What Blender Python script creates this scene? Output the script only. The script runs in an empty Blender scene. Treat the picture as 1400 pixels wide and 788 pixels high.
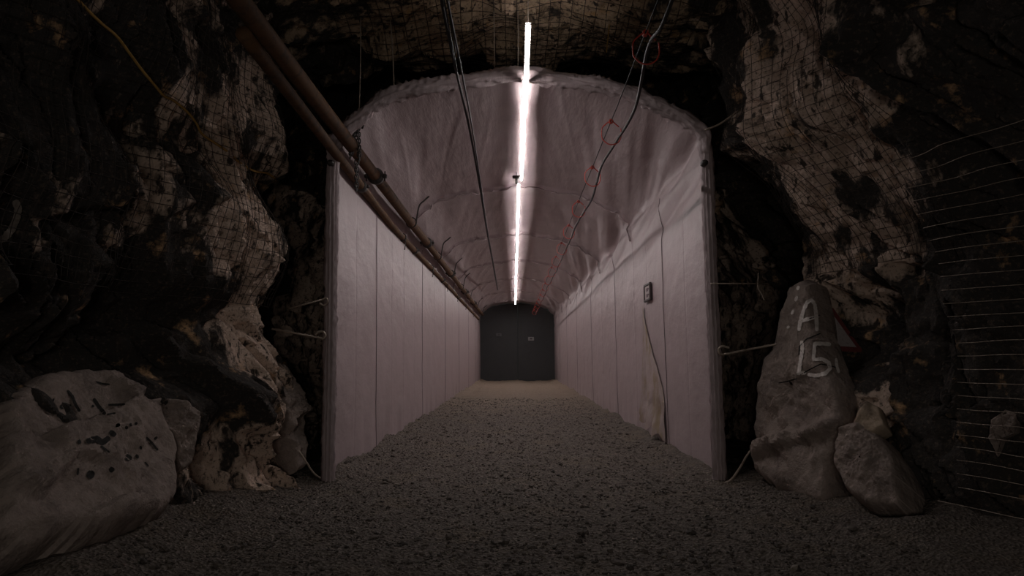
import bpy, math, random
import numpy as np
from mathutils import Vector, Euler, Matrix
from mathutils.bvhtree import BVHTree

random.seed(7)
rng = np.random.default_rng(11)
S = bpy.context.scene
COL = S.collection

# ------------------------------------------------------------------ camera
F = 1400 * 24.0 / 36.0
CAM = Vector((0.0, 0.0, 1.55))
ROT = Euler((math.radians(90 + 5.753), 0, math.radians(0.37)), 'XYZ')
cd = bpy.data.cameras.new('camera'); cd.lens = 24; cd.sensor_width = 36
cam = bpy.data.objects.new('camera', cd); COL.objects.link(cam)
cam.location = CAM; cam.rotation_euler = ROT
S.camera = cam
RM = ROT.to_matrix()

# ------------------------------------------------------------------ light, world, exposure
S.view_settings.view_transform = 'Standard'
S.view_settings.look = 'None'
S.view_settings.gamma = 1.0
S.view_settings.use_curve_mapping = False
S.view_settings.exposure = 0.0
LAMP = 84.0
w = bpy.data.worlds.new('mine_dark'); S.world = w; w.use_nodes = True
w.node_tree.nodes['Background'].inputs[0].default_value = (0.9, 1.0, 0.95, 1)
w.node_tree.nodes['Background'].inputs[1].default_value = 0.012

def area(name, loc, target, size, energy, color):
    l = bpy.data.lights.new(name, 'AREA'); l.size = size; l.energy = energy; l.color = color
    o = bpy.data.objects.new(name, l); COL.objects.link(o)
    o.location = loc
    o.rotation_euler = (Vector(target) - Vector(loc)).to_track_quat('-Z', 'Y').to_euler()
    return o
area('fill_light', (-0.6, -2.5, 1.5), (-3.2, 8.0, 0.6), 0.6, 22, (1.0, 0.93, 0.84))  # unseen fill lights added behind the camera to lift the rock and gaps
area('fill_light', (0.6, -2.5, 1.5), (3.4, 8.0, 0.6), 0.6, 22, (1.0, 0.93, 0.84))

# ------------------------------------------------------------------ helpers
def ray(x, y):
    return RM @ Vector(((x - 700) / F, (394 - y) / F, -1.0))

def P(x, y, Y):
    d = ray(x, y)
    return CAM + d * (Y / d.y)

def hsh(ix, iy, iz, seed):
    n = (ix.astype(np.int64) * 73856093) ^ (iy.astype(np.int64) * 19349663) ^ (iz.astype(np.int64) * 83492791) ^ (seed * 2654435761)
    n = (n ^ (n >> 13)) * 1274126177
    n = n & 0x7fffffff
    n = (n ^ (n >> 15)) * 2246822519
    n = n & 0x7fffffff
    return (n % 100003) / 100003.0

def vnoise(p, seed=0):
    p = np.asarray(p, float)
    i = np.floor(p); f = p - i
    f = f * f * f * (f * (f * 6 - 15) + 10)
    out = 0
    for dx in (0, 1):
        wx = f[..., 0] if dx else 1 - f[..., 0]
        for dy in (0, 1):
            wy = f[..., 1] if dy else 1 - f[..., 1]
            for dz in (0, 1):
                wz = f[..., 2] if dz else 1 - f[..., 2]
                out = out + wx * wy * wz * hsh(i[..., 0] + dx, i[..., 1] + dy, i[..., 2] + dz, seed)
    return out * 2 - 1

def fbm(p, seed=0, oct=4, gain=0.5):
    a, t, s = 1.0, 0, 1.0
    for k in range(oct):
        t = t + a * vnoise(p * s, seed + k * 17)
        a *= gain; s *= 2.03
    return t

def sst(a, b, x):
    t = np.clip((x - a) / (b - a), 0, 1)
    return t * t * (3 - 2 * t)

def facets(u, v, cell, amp, tilt, ang, stretch, seed):
    """Broken-rock relief: every cell of a stretched Voronoi pattern is a tilted flat facet at its own depth."""
    r = np.random.default_rng(seed)
    c, s = math.cos(ang), math.sin(ang)
    a = (u * c + v * s) / (cell * stretch); b = (-u * s + v * c) / cell
    wob = np.stack([a * 1.3, b * 1.3, a * 0], -1)
    a = a + 0.18 * vnoise(wob, seed + 3); b = b + 0.18 * vnoise(wob + 9.1, seed + 4)
    ia = np.floor(a); ib = np.floor(b)
    ds = []; vs = []; K = 55.0 if cell > .5 else 26.0
    for da in (-1, 0, 1):
        for db in (-1, 0, 1):
            ca, cb = ia + da, ib + db
            z = np.zeros_like(ca)
            sa = ca + 0.15 + 0.7 * hsh(ca, cb, z, seed); sb = cb + 0.15 + 0.7 * hsh(ca, cb, z, seed + 1)
            d = (a - sa) ** 2 + (b - sb) ** 2
            h = (hsh(ca, cb, z, seed + 2) * 2 - 1) * amp
            ta = (hsh(ca, cb, z, seed + 5) * 2 - 1) * tilt; tb = (hsh(ca, cb, z, seed + 6) * 2 - 1) * tilt
            vv = h + ta * (a - sa) * cell + tb * (b - sb) * cell
            ds.append(d); vs.append(vv)
    ds = np.array(ds); vs = np.array(vs)
    wgt = np.exp(-K * (ds - ds.min(0)))
    return (wgt * vs).sum(0) / wgt.sum(0)

class MB:
    def __init__(self): self.v = []; self.f = []; self.n = 0
    def add(self, verts, faces):
        verts = np.asarray(verts, float).reshape(-1, 3)
        self.v.append(verts)
        if isinstance(faces, np.ndarray): faces = (faces + self.n).tolist()
        else: faces = [[i + self.n for i in q] for q in faces]
        self.f.extend(faces); self.n += len(verts)
        return self
    def grid(self, A, flip=False, closed_u=False):
        nu, nv = A.shape[:2]
        idx = np.arange(nu * nv).reshape(nu, nv)
        if closed_u: idx = np.concatenate([idx, idx[:1]], 0)
        q = np.stack([idx[:-1, :-1], idx[1:, :-1], idx[1:, 1:], idx[:-1, 1:]], -1).reshape(-1, 4)
        if flip: q = q[:, ::-1]
        return self.add(A.reshape(-1, 3), q)
    def box(self, c, s, rot=None, bev=0.0):
        x, y, z = (k / 2 for k in s)
        b = min(bev, x * .9, y * .9, z * .9)
        if b <= 0:
            V = [(-x,-y,-z),(x,-y,-z),(x,y,-z),(-x,y,-z),(-x,-y,z),(x,-y,z),(x,y,z),(-x,y,z)]
            Fc = [(0,3,2,1),(4,5,6,7),(0,1,5,4),(1,2,6,5),(2,3,7,6),(3,0,4,7)]
        else:
            V = []; Fc = []
            for zz, sh in ((-z, b), (-z + b, 0), (z - b, 0), (z, b)):
                a, d = x - sh, y - sh; e = b
                V += [(-a+e,-d,zz),(a-e,-d,zz),(a,-d+e,zz),(a,d-e,zz),(a-e,d,zz),(-a+e,d,zz),(-a,d-e,zz),(-a,-d+e,zz)]
            for k in range(3):
                for i in range(8):
                    j = (i + 1) % 8
                    Fc.append((k*8+i, k*8+j, k*8+8+j, k*8+8+i))
            Fc.append(tuple(range(7, -1, -1))); Fc.append(tuple(range(24, 32)))
        V = [Vector(p) for p in V]
        if rot is not None: V = [rot @ p for p in V]
        return self.add([tuple(p + Vector(c)) for p in V], Fc)
    def tube(self, pts, r, n=8, closed=False, caps=True):
        pts = np.asarray([tuple(p) for p in pts], float); m = len(pts)
        rr = np.full(m, r) if np.isscalar(r) else np.asarray(r, float)
        if closed: T = np.roll(pts, -1, 0) - np.roll(pts, 1, 0)
        else: T = np.gradient(pts, axis=0)
        T /= np.linalg.norm(T, axis=1)[:, None] + 1e-12
        ref = np.array([0, 0, 1.0]) if abs(T[0][2]) < 0.9 else np.array([1.0, 0, 0])
        N = np.zeros_like(pts); N[0] = np.cross(T[0], ref); N[0] /= np.linalg.norm(N[0])
        for i in range(1, m):
            q = N[i-1] - T[i] * np.dot(N[i-1], T[i]); N[i] = q / (np.linalg.norm(q) + 1e-12)
        B = np.cross(T, N)
        a = np.arange(n) * 2 * math.pi / n
        ring = pts[:, None] + rr[:, None, None] * (np.cos(a)[None, :, None] * N[:, None] + np.sin(a)[None, :, None] * B[:, None])
        idx = np.arange(m * n).reshape(m, n); nx = np.roll(idx, -1, 1)
        if closed:
            lo, hi = idx, np.roll(idx, -1, 0); ln, hn = nx, np.roll(nx, -1, 0)
        else:
            lo, hi, ln, hn = idx[:-1], idx[1:], nx[:-1], nx[1:]
        fs = np.stack([lo, ln, hn, hi], -1).reshape(-1, 4).tolist()
        if caps and not closed:
            fs.append(idx[0][::-1].tolist()); fs.append(idx[-1].tolist())
        return self.add(ring.reshape(-1, 3), fs)
    def build(self, name, mat, parent=None, smooth=True, origin=None, sharp=None):
        V = np.concatenate(self.v)
        o_ = Vector((0, 0, 0))
        if parent is not None:
            o_ = parent['_o'] if '_o' in parent else parent.location
            o_ = Vector(o_)
        elif origin is not None: o_ = Vector(origin)
        V = V - np.array(o_)
        me = bpy.data.meshes.new(name)
        me.from_pydata(V.tolist(), [], self.f)
        me.update()
        me.materials.append(mat)
        if smooth: me.polygons.foreach_set('use_smooth', np.ones(len(me.polygons), bool))
        if sharp: me.set_sharp_from_angle(angle=math.radians(sharp))
        ob = bpy.data.objects.new(name, me); COL.objects.link(ob)
        if parent is not None: ob.parent = parent
        elif origin is not None: ob.location = o_
        ob['_o'] = tuple(o_)
        return ob

def tag(o, label, cat, group=None, kind=None):
    o['label'] = label; o['category'] = cat
    if group: o['group'] = group
    if kind: o['kind'] = kind
    return o

def empty(name, loc):
    o = bpy.data.objects.new(name, None); COL.objects.link(o)
    o.location = loc; o.empty_display_size = 0.1
    o['_o'] = tuple(loc)
    return o

def smooth_path(pts, n):
    pts = np.asarray([tuple(p) for p in pts], float)
    ext = np.concatenate([[2 * pts[0] - pts[1]], pts, [2 * pts[-1] - pts[-2]]])
    out = []
    segs = len(pts) - 1
    for k in range(segs):
        p0, p1, p2, p3 = ext[k:k + 4]
        for t in np.linspace(0, 1, n, endpoint=False):
            out.append(0.5 * ((2*p1) + (-p0+p2)*t + (2*p0-5*p1+4*p2-p3)*t*t + (-p0+3*p1-3*p2+p3)*t**3))
    out.append(pts[-1])
    return np.array(out)

# ------------------------------------------------------------------ materials
def mat(name, base=(0.5, 0.5, 0.5), rough=0.6, metal=0.0, spec=0.5, bump=None, mixes=(), coat=0.0):
    """mixes: (kind, scale, colour, lo, hi[, stretch]) layers over the base colour; bump: [(kind, scale, strength, distance)]"""
    m = bpy.data.materials.new(name); m.use_nodes = True
    nt = m.node_tree; b = nt.nodes['Principled BSDF']
    b.inputs['Roughness'].default_value = rough; b.inputs['Metallic'].default_value = metal
    b.inputs['Specular IOR Level'].default_value = spec
    b.inputs['Coat Weight'].default_value = coat
    tc = nt.nodes.new('ShaderNodeNewGeometry').outputs['Position']
    def tex(kind, scale, stretch=(1, 1, 1), lean=0.0):
        mp = nt.nodes.new('ShaderNodeMapping'); mp.inputs['Scale'].default_value = stretch; mp.inputs['Rotation'].default_value = (math.radians(lean), 0, 0); mp.vector_type = 'TEXTURE' if False else 'POINT'
        nt.links.new(tc, mp.inputs[0])
        if kind in ('noise', 'pale'):
            t = nt.nodes.new('ShaderNodeTexNoise'); t.inputs['Scale'].default_value = scale; t.inputs['Detail'].default_value = 6
            t.inputs['Roughness'].default_value = 0.62
            o = t.outputs['Fac']
            if kind == 'pale':
                at = nt.nodes.new('ShaderNodeAttribute'); at.attribute_name = 'pale'
                ad = nt.nodes.new('ShaderNodeMath'); ad.operation = 'ADD'
                nt.links.new(o, ad.inputs[0]); nt.links.new(at.outputs['Fac'], ad.inputs[1]); o = ad.outputs[0]
        elif kind == 'far':
            t = nt.nodes.new('ShaderNodeSeparateXYZ'); o = t.outputs[1]
        elif kind == 'vor':
            t = nt.nodes.new('ShaderNodeTexVoronoi'); t.inputs['Scale'].default_value = scale
            o = t.outputs['Distance']
        elif kind == 'cell':
            t = nt.nodes.new('ShaderNodeTexVoronoi'); t.inputs['Scale'].default_value = scale
            sp = nt.nodes.new('ShaderNodeSeparateColor'); nt.links.new(t.outputs['Color'], sp.inputs[0]); o = sp.outputs[0]
        nt.links.new(mp.outputs[0], t.inputs[0] if kind == 'far' else t.inputs['Vector'])
        return o
    cur = None
    col = nt.nodes.new('ShaderNodeRGB'); col.outputs[0].default_value = (*base, 1); cur = col.outputs[0]
    for mx in mixes:
        kind, scale, c2, lo, hi = mx[:5]
        o = tex(kind, scale, mx[5] if len(mx) > 5 else (1, 1, 1), mx[6] if len(mx) > 6 else 0.0)
        r = nt.nodes.new('ShaderNodeMapRange'); r.inputs[1].default_value = lo; r.inputs[2].default_value = hi
        nt.links.new(o, r.inputs[0])
        k = nt.nodes.new('ShaderNodeMix'); k.data_type = 'RGBA'
        nt.links.new(r.outputs[0], k.inputs[0]); nt.links.new(cur, k.inputs[6]); k.inputs[7].default_value = (*c2, 1)
        cur = k.outputs[2]
    nt.links.new(cur, b.inputs['Base Color'])
    nrm = None
    for bb in (bump or ()):
        kind, scale, st, dist = bb[:4]
        bp = nt.nodes.new('ShaderNodeBump'); bp.inputs['Strength'].default_value = st; bp.inputs['Distance'].default_value = dist
        nt.links.new(tex(kind, scale, bb[4] if len(bb) > 4 else (1, 1, 1)), bp.inputs['Height'])
        if nrm: nt.links.new(nrm, bp.inputs['Normal'])
        nrm = bp.outputs[0]
    if nrm: nt.links.new(nrm, b.inputs['Normal'])
    return m

M = {}
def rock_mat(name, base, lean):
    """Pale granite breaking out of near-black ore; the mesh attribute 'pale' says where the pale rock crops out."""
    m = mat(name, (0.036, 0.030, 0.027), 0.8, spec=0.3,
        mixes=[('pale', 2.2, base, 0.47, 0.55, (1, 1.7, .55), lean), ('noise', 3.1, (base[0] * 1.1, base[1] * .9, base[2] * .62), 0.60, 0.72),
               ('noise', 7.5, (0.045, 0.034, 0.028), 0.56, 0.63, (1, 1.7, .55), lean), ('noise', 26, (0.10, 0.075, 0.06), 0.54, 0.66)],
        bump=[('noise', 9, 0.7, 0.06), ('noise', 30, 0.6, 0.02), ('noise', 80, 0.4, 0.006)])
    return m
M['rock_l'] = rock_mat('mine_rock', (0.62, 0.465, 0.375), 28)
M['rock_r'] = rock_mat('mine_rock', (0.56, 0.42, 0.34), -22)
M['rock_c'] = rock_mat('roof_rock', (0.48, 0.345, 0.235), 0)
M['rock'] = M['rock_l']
M['slab'] = mat('slab_rock', (0.31, 0.245, 0.215), 0.85, spec=0.25,
    mixes=[('noise', 3.0, (0.18, 0.14, 0.125), 0.45, 0.7), ('noise', 22, (0.36, 0.29, 0.25), 0.5, 0.8)],
    bump=[('noise', 5, 0.7, 0.08), ('noise', 22, 0.7, 0.02), ('noise', 70, 0.4, 0.006)])
M['pale_rock'] = mat('pale_rock', (0.42, 0.32, 0.24), 0.8, spec=0.25,
    mixes=[('noise', 5.0, (0.16, 0.12, 0.09), 0.45, 0.65)],
    bump=[('noise', 10, 0.6, 0.04), ('noise', 50, 0.5, 0.01)])
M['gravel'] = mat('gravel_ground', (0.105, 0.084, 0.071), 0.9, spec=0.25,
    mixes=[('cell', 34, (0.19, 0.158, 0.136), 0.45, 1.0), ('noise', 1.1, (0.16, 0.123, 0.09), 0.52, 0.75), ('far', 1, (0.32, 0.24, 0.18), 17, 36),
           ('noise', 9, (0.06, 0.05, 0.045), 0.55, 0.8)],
    bump=[('vor', 34, 1.0, 0.03), ('noise', 90, 0.6, 0.01)])
M['stone'] = mat('gravel_stone', (0.112, 0.09, 0.077), 0.85, spec=0.3,
    mixes=[('cell', 20, (0.05, 0.041, 0.037), 0.3, 0.9), ('cell', 13, (0.19, 0.16, 0.135), 0.7, 1.0)],
    bump=[('noise', 80, 0.4, 0.006)])
M['fabric'] = mat('liner_fabric', (0.40, 0.318, 0.325), 0.45, spec=0.28,
    mixes=[('noise', 1.6, (0.35, 0.275, 0.275), 0.45, 0.75)],
    bump=[('noise', 1.4, 0.32, 0.06, (4.5, 0.8, 1.6)), ('noise', 3, 0.16, 0.02, (6, .7, 2.5)), ('noise', 6, 0.14, 0.02), ('noise', 30, 0.06, 0.005)])
M['seam'] = mat('liner_seam', (0.13, 0.10, 0.10), 0.6, spec=0.2)
M['stained'] = mat('stained_fabric', (0.38, 0.305, 0.295), 0.5, spec=0.35,
    mixes=[('noise', 2.2, (0.29, 0.22, 0.15), 0.44, 0.62, (1, 2.0, 0.7))],
    bump=[('noise', 8, 0.3, 0.03)])
M['pipe'] = mat('rusty_pipe', (0.135, 0.070, 0.036), 0.75, spec=0.15,
    mixes=[('noise', 9, (0.06, 0.038, 0.028), 0.45, 0.7), ('noise', 40, (0.15, 0.085, 0.05), 0.55, 0.75)],
    bump=[('noise', 60, 0.3, 0.004)])
M['rust'] = mat('rusty_wire', (0.035, 0.026, 0.022), 0.7, spec=0.3, mixes=[('noise', 12, (0.07, 0.045, 0.03), 0.5, 0.8)])
M['galv'] = mat('galvanised_wire', (0.42, 0.34, 0.28), 0.45, metal=0.3, spec=0.5, mixes=[('noise', 15, (0.16, 0.115, 0.085), 0.5, 0.75)])
M['iron'] = mat('dark_iron', (0.035, 0.03, 0.028), 0.55, spec=0.5, mixes=[('noise', 20, (0.08, 0.05, 0.035), 0.55, 0.8)])
M['black'] = mat('black_cable', (0.010, 0.009, 0.009), 0.6, spec=0.2)
M['grey'] = mat('grey_cable', (0.03, 0.027, 0.028), 0.55, spec=0.25)
M['red'] = mat('red_plastic', (0.50, 0.055, 0.035), 0.45, spec=0.4)
M['rope'] = mat('yellow_rope', (0.40, 0.235, 0.07), 0.8, spec=0.2, mixes=[('noise', 30, (0.22, 0.12, 0.04), 0.5, 0.8)])
M['house'] = mat('lamp_housing', (0.30, 0.28, 0.28), 0.5, metal=0.4)
M['door'] = mat('dark_door_steel', (0.055, 0.0545, 0.056), 0.7, spec=0.3, mixes=[('noise', 2, (0.046, 0.0455, 0.046), 0.5, 0.8)])
M['plate'] = mat('pale_plate', (0.24, 0.233, 0.225), 0.6)
M['plate_dim'] = mat('dim_plate', (0.085, 0.085, 0.085), 0.6)
M['paint'] = mat('white_spray_paint', (0.80, 0.72, 0.68), 0.8, spec=0.2, mixes=[('noise', 25, (0.42, 0.35, 0.32), 0.5, 0.75)])
M['old_paint'] = mat('faded_paint', (0.24, 0.20, 0.175), 0.8, spec=0.2, mixes=[('noise', 18, (0.10, 0.08, 0.07), 0.5, 0.7)])
M['dark_paint'] = mat('black_spray_paint', (0.022, 0.02, 0.018), 0.8, spec=0.2)
M['sign_white'] = mat('sign_white', (0.40, 0.34, 0.335), 0.5, mixes=[('noise', 30, (0.22, 0.18, 0.18), 0.5, 0.75)])
M['sign_red'] = mat('sign_red', (0.17, 0.03, 0.03), 0.6, mixes=[('noise', 30, (0.08, 0.02, 0.02), 0.5, 0.75)])
M['sign_frame'] = mat('sign_frame', (0.045, 0.03, 0.03), 0.5)
M['sign_ink'] = mat('sign_ink', (0.12, 0.07, 0.08), 0.6)
led = bpy.data.materials.new('led_diffuser'); led.use_nodes = True
lb = led.node_tree.nodes['Principled BSDF']
lb.inputs['Base Color'].default_value = (0.8, 0.8, 0.8, 1)
lb.inputs['Emission Color'].default_value = (1.0, 0.95, 0.93, 1)
lb.inputs['Emission Strength'].default_value = LAMP
M['led'] = led

# ------------------------------------------------------------------ the tunnel liner's shape
YN, YF = 8.6, 45.0
prof_px = [(446, 661), (449, 500), (451, 340), (453, 232), (457, 196), (470, 176), (492, 156), (513, 139), (537, 127), (578, 117), (622, 110),
           (670, 104), (719, 99), (762, 104), (806, 110), (838, 116), (870, 126), (898, 139), (925, 153), (948, 168), (964, 182),
           (968, 200), (970, 250), (975, 380), (981, 520), (987, 662)]
ctl = np.array([[P(x, y, YN).x, P(x, y, YN).z] for x, y in prof_px])
ctl[0, 1] = ctl[-1, 1] = -0.12
dense = smooth_path([(a, 0, b) for a, b in ctl], 24)[:, [0, 2]]
seg = np.r_[0, np.cumsum(np.linalg.norm(np.diff(dense, axis=0), axis=1))]
NS = 540
LEN = seg[-1]
sv = np.linspace(0, LEN, NS)
prof = np.stack([np.interp(sv, seg, dense[:, 0]), np.interp(sv, seg, dense[:, 1])], 1)
tan = np.gradient(prof, axis=0); tan /= np.linalg.norm(tan, axis=1)[:, None]
nin = np.stack([tan[:, 1], -tan[:, 0]], 1)          # points into the tunnel
FR = np.array([8.6, 14.4, 19.9, 25.4, 31.0, 36.6, 42.2, 47.5])
yv = np.concatenate([np.arange(8.6, 15.485, .03), np.arange(15.5, 26, .07), np.arange(26, YF + .15, .16)])

def liner_profile(Y):
    """Profile (x, z) at distance Y: the far end is a touch lower."""
    t = np.clip((Y - YN) / (YF - YN), 0, 1)
    return t

def liner_disp(s, Y, z, x):
    k = np.clip(np.searchsorted(FR, Y, side='right') - 1, 0, len(FR) - 2)
    tau = (Y - FR[k]) / (FR[k + 1] - FR[k])
    near = np.minimum(np.abs(Y - FR[k]), np.abs(FR[k + 1] - Y))
    mid = np.abs(tau - 0.5) * (FR[k + 1] - FR[k])
    roof = sst(3.7, 4.5, z)
    right = sst(1.0, 2.2, x) * sst(3.2, 4.2, z)
    sag = np.sin(np.pi * tau)
    dirn = np.where(x > 0, -1, 1)
    sh = s + 0.16 * dirn * (Y - FR[k])
    fold = vnoise(np.stack([sh * 3.2, tau * 0.9 + k * 3.7, 0 * s], -1), 5)
    fold2 = vnoise(np.stack([sh * 8.0, tau * 1.6 + k * 2.1, 0 * s + 4], -1), 6)
    d = roof * (0.012 * fold + 0.005 * fold2) * (0.35 + sag)
    d = d + right * (0.045 * fold + 0.014 * fold2) * (0.25 + sag)
    d = d - roof * 0.03 * sag
    d = d + 0.10 * np.exp(-((x - 0.105 + .0045 * (Y - 8.6)) / 0.17) ** 2) * roof * sst(8.62, 9.6, Y) * sst(0, .5, np.abs(tau - .5) * -2 + 1)
    # puckers and the arch rope at each frame
    pk = vnoise(np.stack([s * 8, k * 5.0 + 0 * s, 0 * s], -1), 8)
    pk2 = vnoise(np.stack([s * 5 , Y * 2.0, 0 * s], -1), 9)
    d = d + np.exp(-near / 0.22) * (0.005 + 0.020 * roof) * pk
    n3 = vnoise(np.stack([sh * 1.5 + 9, tau * 1.3 + k * 2.9, 0 * s + 5], -1), 16)
    d = d + (1 - np.minimum(np.abs(n3) * 6, 1)) ** 2 * 0.009 * roof * sag
    d = d + np.exp(-(near / 0.065) ** 2) * (0.010 + 0.062 * roof) * (0.85 + 0.3 * vnoise(np.stack([s * 9, k * 3.0, 0 * s], -1), 12))
    d = d + np.exp(-(mid / 0.03) ** 2) * 0.009 * (1 - roof)
    q = np.abs(mid - (FR[k + 1] - FR[k]) / 4)
    d = d - np.exp(-(q / 0.03) ** 2) * 0.006 * (1 - roof)
    # crumples over the whole sheet
    d = d + 0.007 * fbm(np.stack([s * 1.6, Y * 0.9, 0 * s], -1), 21, 4) + 0.004 * pk2 * roof
    # loose hem at the wall foot
    d = d + (1 - sst(0.0, 0.9, z)) * 0.02 * vnoise(np.stack([Y * 2.4, 0 * s, np.sign(x) * 5 + 0 * s], -1), 31)
    # heap of slack cloth hanging under the right eave
    d = d + right * 0.03 * np.exp(-((z - 4.15) / 0.16) ** 2) * (0.6 + 0.5 * vnoise(np.stack([Y * 1.2, 0 * s, 0 * s], -1), 33))
    return d

def liner_base(sidx, Y):
    t = liner_profile(Y)
    zsc = 1 - 0.03 * t
    xs = 1 - 0.0 * t
    return prof[sidx, 0] * xs, prof[sidx, 1] * zsc

SI, YY = np.meshgrid(np.arange(NS), yv, indexing='ij')
bx_, bz_ = liner_base(SI, YY)
dd = liner_disp(sv[SI], YY, bz_, bx_)
LIN = np.stack([bx_ + nin[SI, 0] * dd, YY, bz_ + nin[SI, 1] * dd], -1)
sL = int(np.argmin(np.abs(prof[:NS//2, 1] - 4.30))); sR = NS // 2 + int(np.argmin(np.abs(prof[NS//2:, 1] - 4.30)))

def roof_z(x, Y):
    iy = int(np.argmin(np.abs(yv - Y))); row = LIN[sL:sR + 1, iy]
    return float(np.interp(x, row[:, 0], row[:, 2]))
def wall_x(z, Y, side):
    iy = int(np.argmin(np.abs(yv - Y)))
    row = LIN[sR:, iy][::-1] if side > 0 else LIN[:sL + 1, iy]
    return float(np.interp(z, row[:, 2], row[:, 0]))

# ------------------------------------------------------------------ rock: left wall, right wall, ceiling
zL = [0.0, .15, .9, 1.45, 1.9, 2.2, 2.55, 3.1, 3.74, 4.66, 5.1, 6.05, 7.5]
xLs = [-2.72, -2.76, -2.84, -2.98, -3.06, -3.10, -3.02, -2.90, -3.12, -3.02, -3.06, -3.12, -2.6]
zR = [0.0, .5, 1.07, 1.44, 2.0, 2.55, 2.9, 3.28, 3.74, 4.2, 4.66, 5.1, 6.05, 7.5]
xRs = [3.5, 3.45, 3.5, 3.55, 3.6, 3.55, 3.48, 3.30, 3.05, 2.78, 2.80, 2.76, 2.62, 2.3]

def relief(y, z, side):
    a = math.radians(-62) if side < 0 else math.radians(68)
    sd = 100 if side < 0 else 300
    d = facets(y, z, 0.80, 0.19, 0.45, a, 2.1, sd)
    d = d + facets(y, z, 0.30, 0.10, 0.6, a, 2.3, sd + 20)
    d = d + facets(y, z, 0.12, 0.038, 0.55, a, 2.0, sd + 40)
    d = d + 0.10 * fbm(np.stack([y * .7, z * .7, 0 * y], -1), sd + 60, 2)
    d = d + 0.016 * fbm(np.stack([y * 9, z * 9, 0 * y], -1), sd + 70, 3)
    return d

def wallL(y, z):
    x = np.interp(z, zL, xLs)
    x = x - 0.17 * np.maximum(8.5 - y, 0)
    x = x - 0.55 * sst(8.75, 9.1, y) + 0.35 * sst(11, 14, y)
    x = x - 0.50 * np.exp(-((y - 6.6) / 1.25) ** 4) * np.exp(-((z - 1.72) / 0.46) ** 4)
    x = x - .55 * (1 - sst(1.5, 2.1, z)) * (1 - sst(6.3, 6.9, y))
    return x + relief(y, z, -1) - 0.10

def wallR(y, z):
    x = np.interp(z, zR, xRs)
    x = x + 0.15 * np.maximum(8.5 - y, 0)
    x = x + 0.55 * sst(8.75, 9.1, y) - 0.45 * sst(11, 14, y)
    x = x + (0.20 + 0.30 * (1 - sst(3.0, 4.2, z))) * (1 - sst(5.7, 6.25, y))
    x = x + 0.75 * np.exp(-((y - 7.85) / .62) ** 4) * np.exp(-((z - 1.85) / .5) ** 4)
    return x - relief(y, z, 1) + 0.10

def ceil_z(x, y):
    z = 6.22 + 1.6 * sst(10.2, 12.2, y) + 0.25 * (1 - sst(7.5, 8.8, y)) - 0.05 * np.abs(x)
    d = facets(x, y, 0.75, 0.16, 0.35, 0.5, 1.6, 500) + facets(x, y, 0.28, 0.06, 0.4, 0.5, 1.8, 520) + facets(x, y, 0.1, 0.02, 0.3, 0.4, 1.6, 540)
    return z + d + 0.012 * fbm(np.stack([x * 9, y * 9, 0 * x], -1), 560, 3)

def struct(o):
    o['kind'] = 'structure'; return o

yw = np.concatenate([np.arange(2.2, 3.6, .06), np.arange(3.6, 9.4, .022), np.arange(9.4, 15, .09), np.arange(15, 48, .6)])
zw = np.arange(-0.2, 7.6, .025)
Yg, Zg = np.meshgrid(yw, zw, indexing='ij')
Lw = np.stack([wallL(Yg, Zg), Yg, Zg], -1)
Rw = np.stack([wallR(Yg, Zg), Yg, Zg], -1)
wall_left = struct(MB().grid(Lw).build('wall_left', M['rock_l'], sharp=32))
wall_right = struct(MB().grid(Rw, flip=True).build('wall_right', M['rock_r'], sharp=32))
xc = np.arange(-5, 5.01, .045); yc = np.concatenate([np.arange(2.2, 8, .1), np.arange(8, 16.5, .045)])
Xc, Yc = np.meshgrid(xc, yc, indexing='ij')
Cw = np.stack([Xc, Yc, ceil_z(Xc, Yc)], -1)
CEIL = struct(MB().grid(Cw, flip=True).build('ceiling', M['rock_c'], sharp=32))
# rock face closing the drift far above the liner
xb = np.arange(-5, 5.01, .12); zb = np.arange(5.6, 9.2, .12)
Xb, Zb = np.meshgrid(xb, zb, indexing='ij')
struct(MB().grid(np.stack([Xb, 16 + facets(Xb, Zb, .7, .2, .3, .4, 1.5, 700), Zb], -1)).build('wall_back', M['rock'], sharp=32))

def to_bvh(A, flip=False):
    m = MB().grid(A, flip); return BVHTree.FromPolygons(np.concatenate(m.v).tolist(), m.f)
bvhL = to_bvh(Lw); bvhR = to_bvh(Rw)

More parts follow.
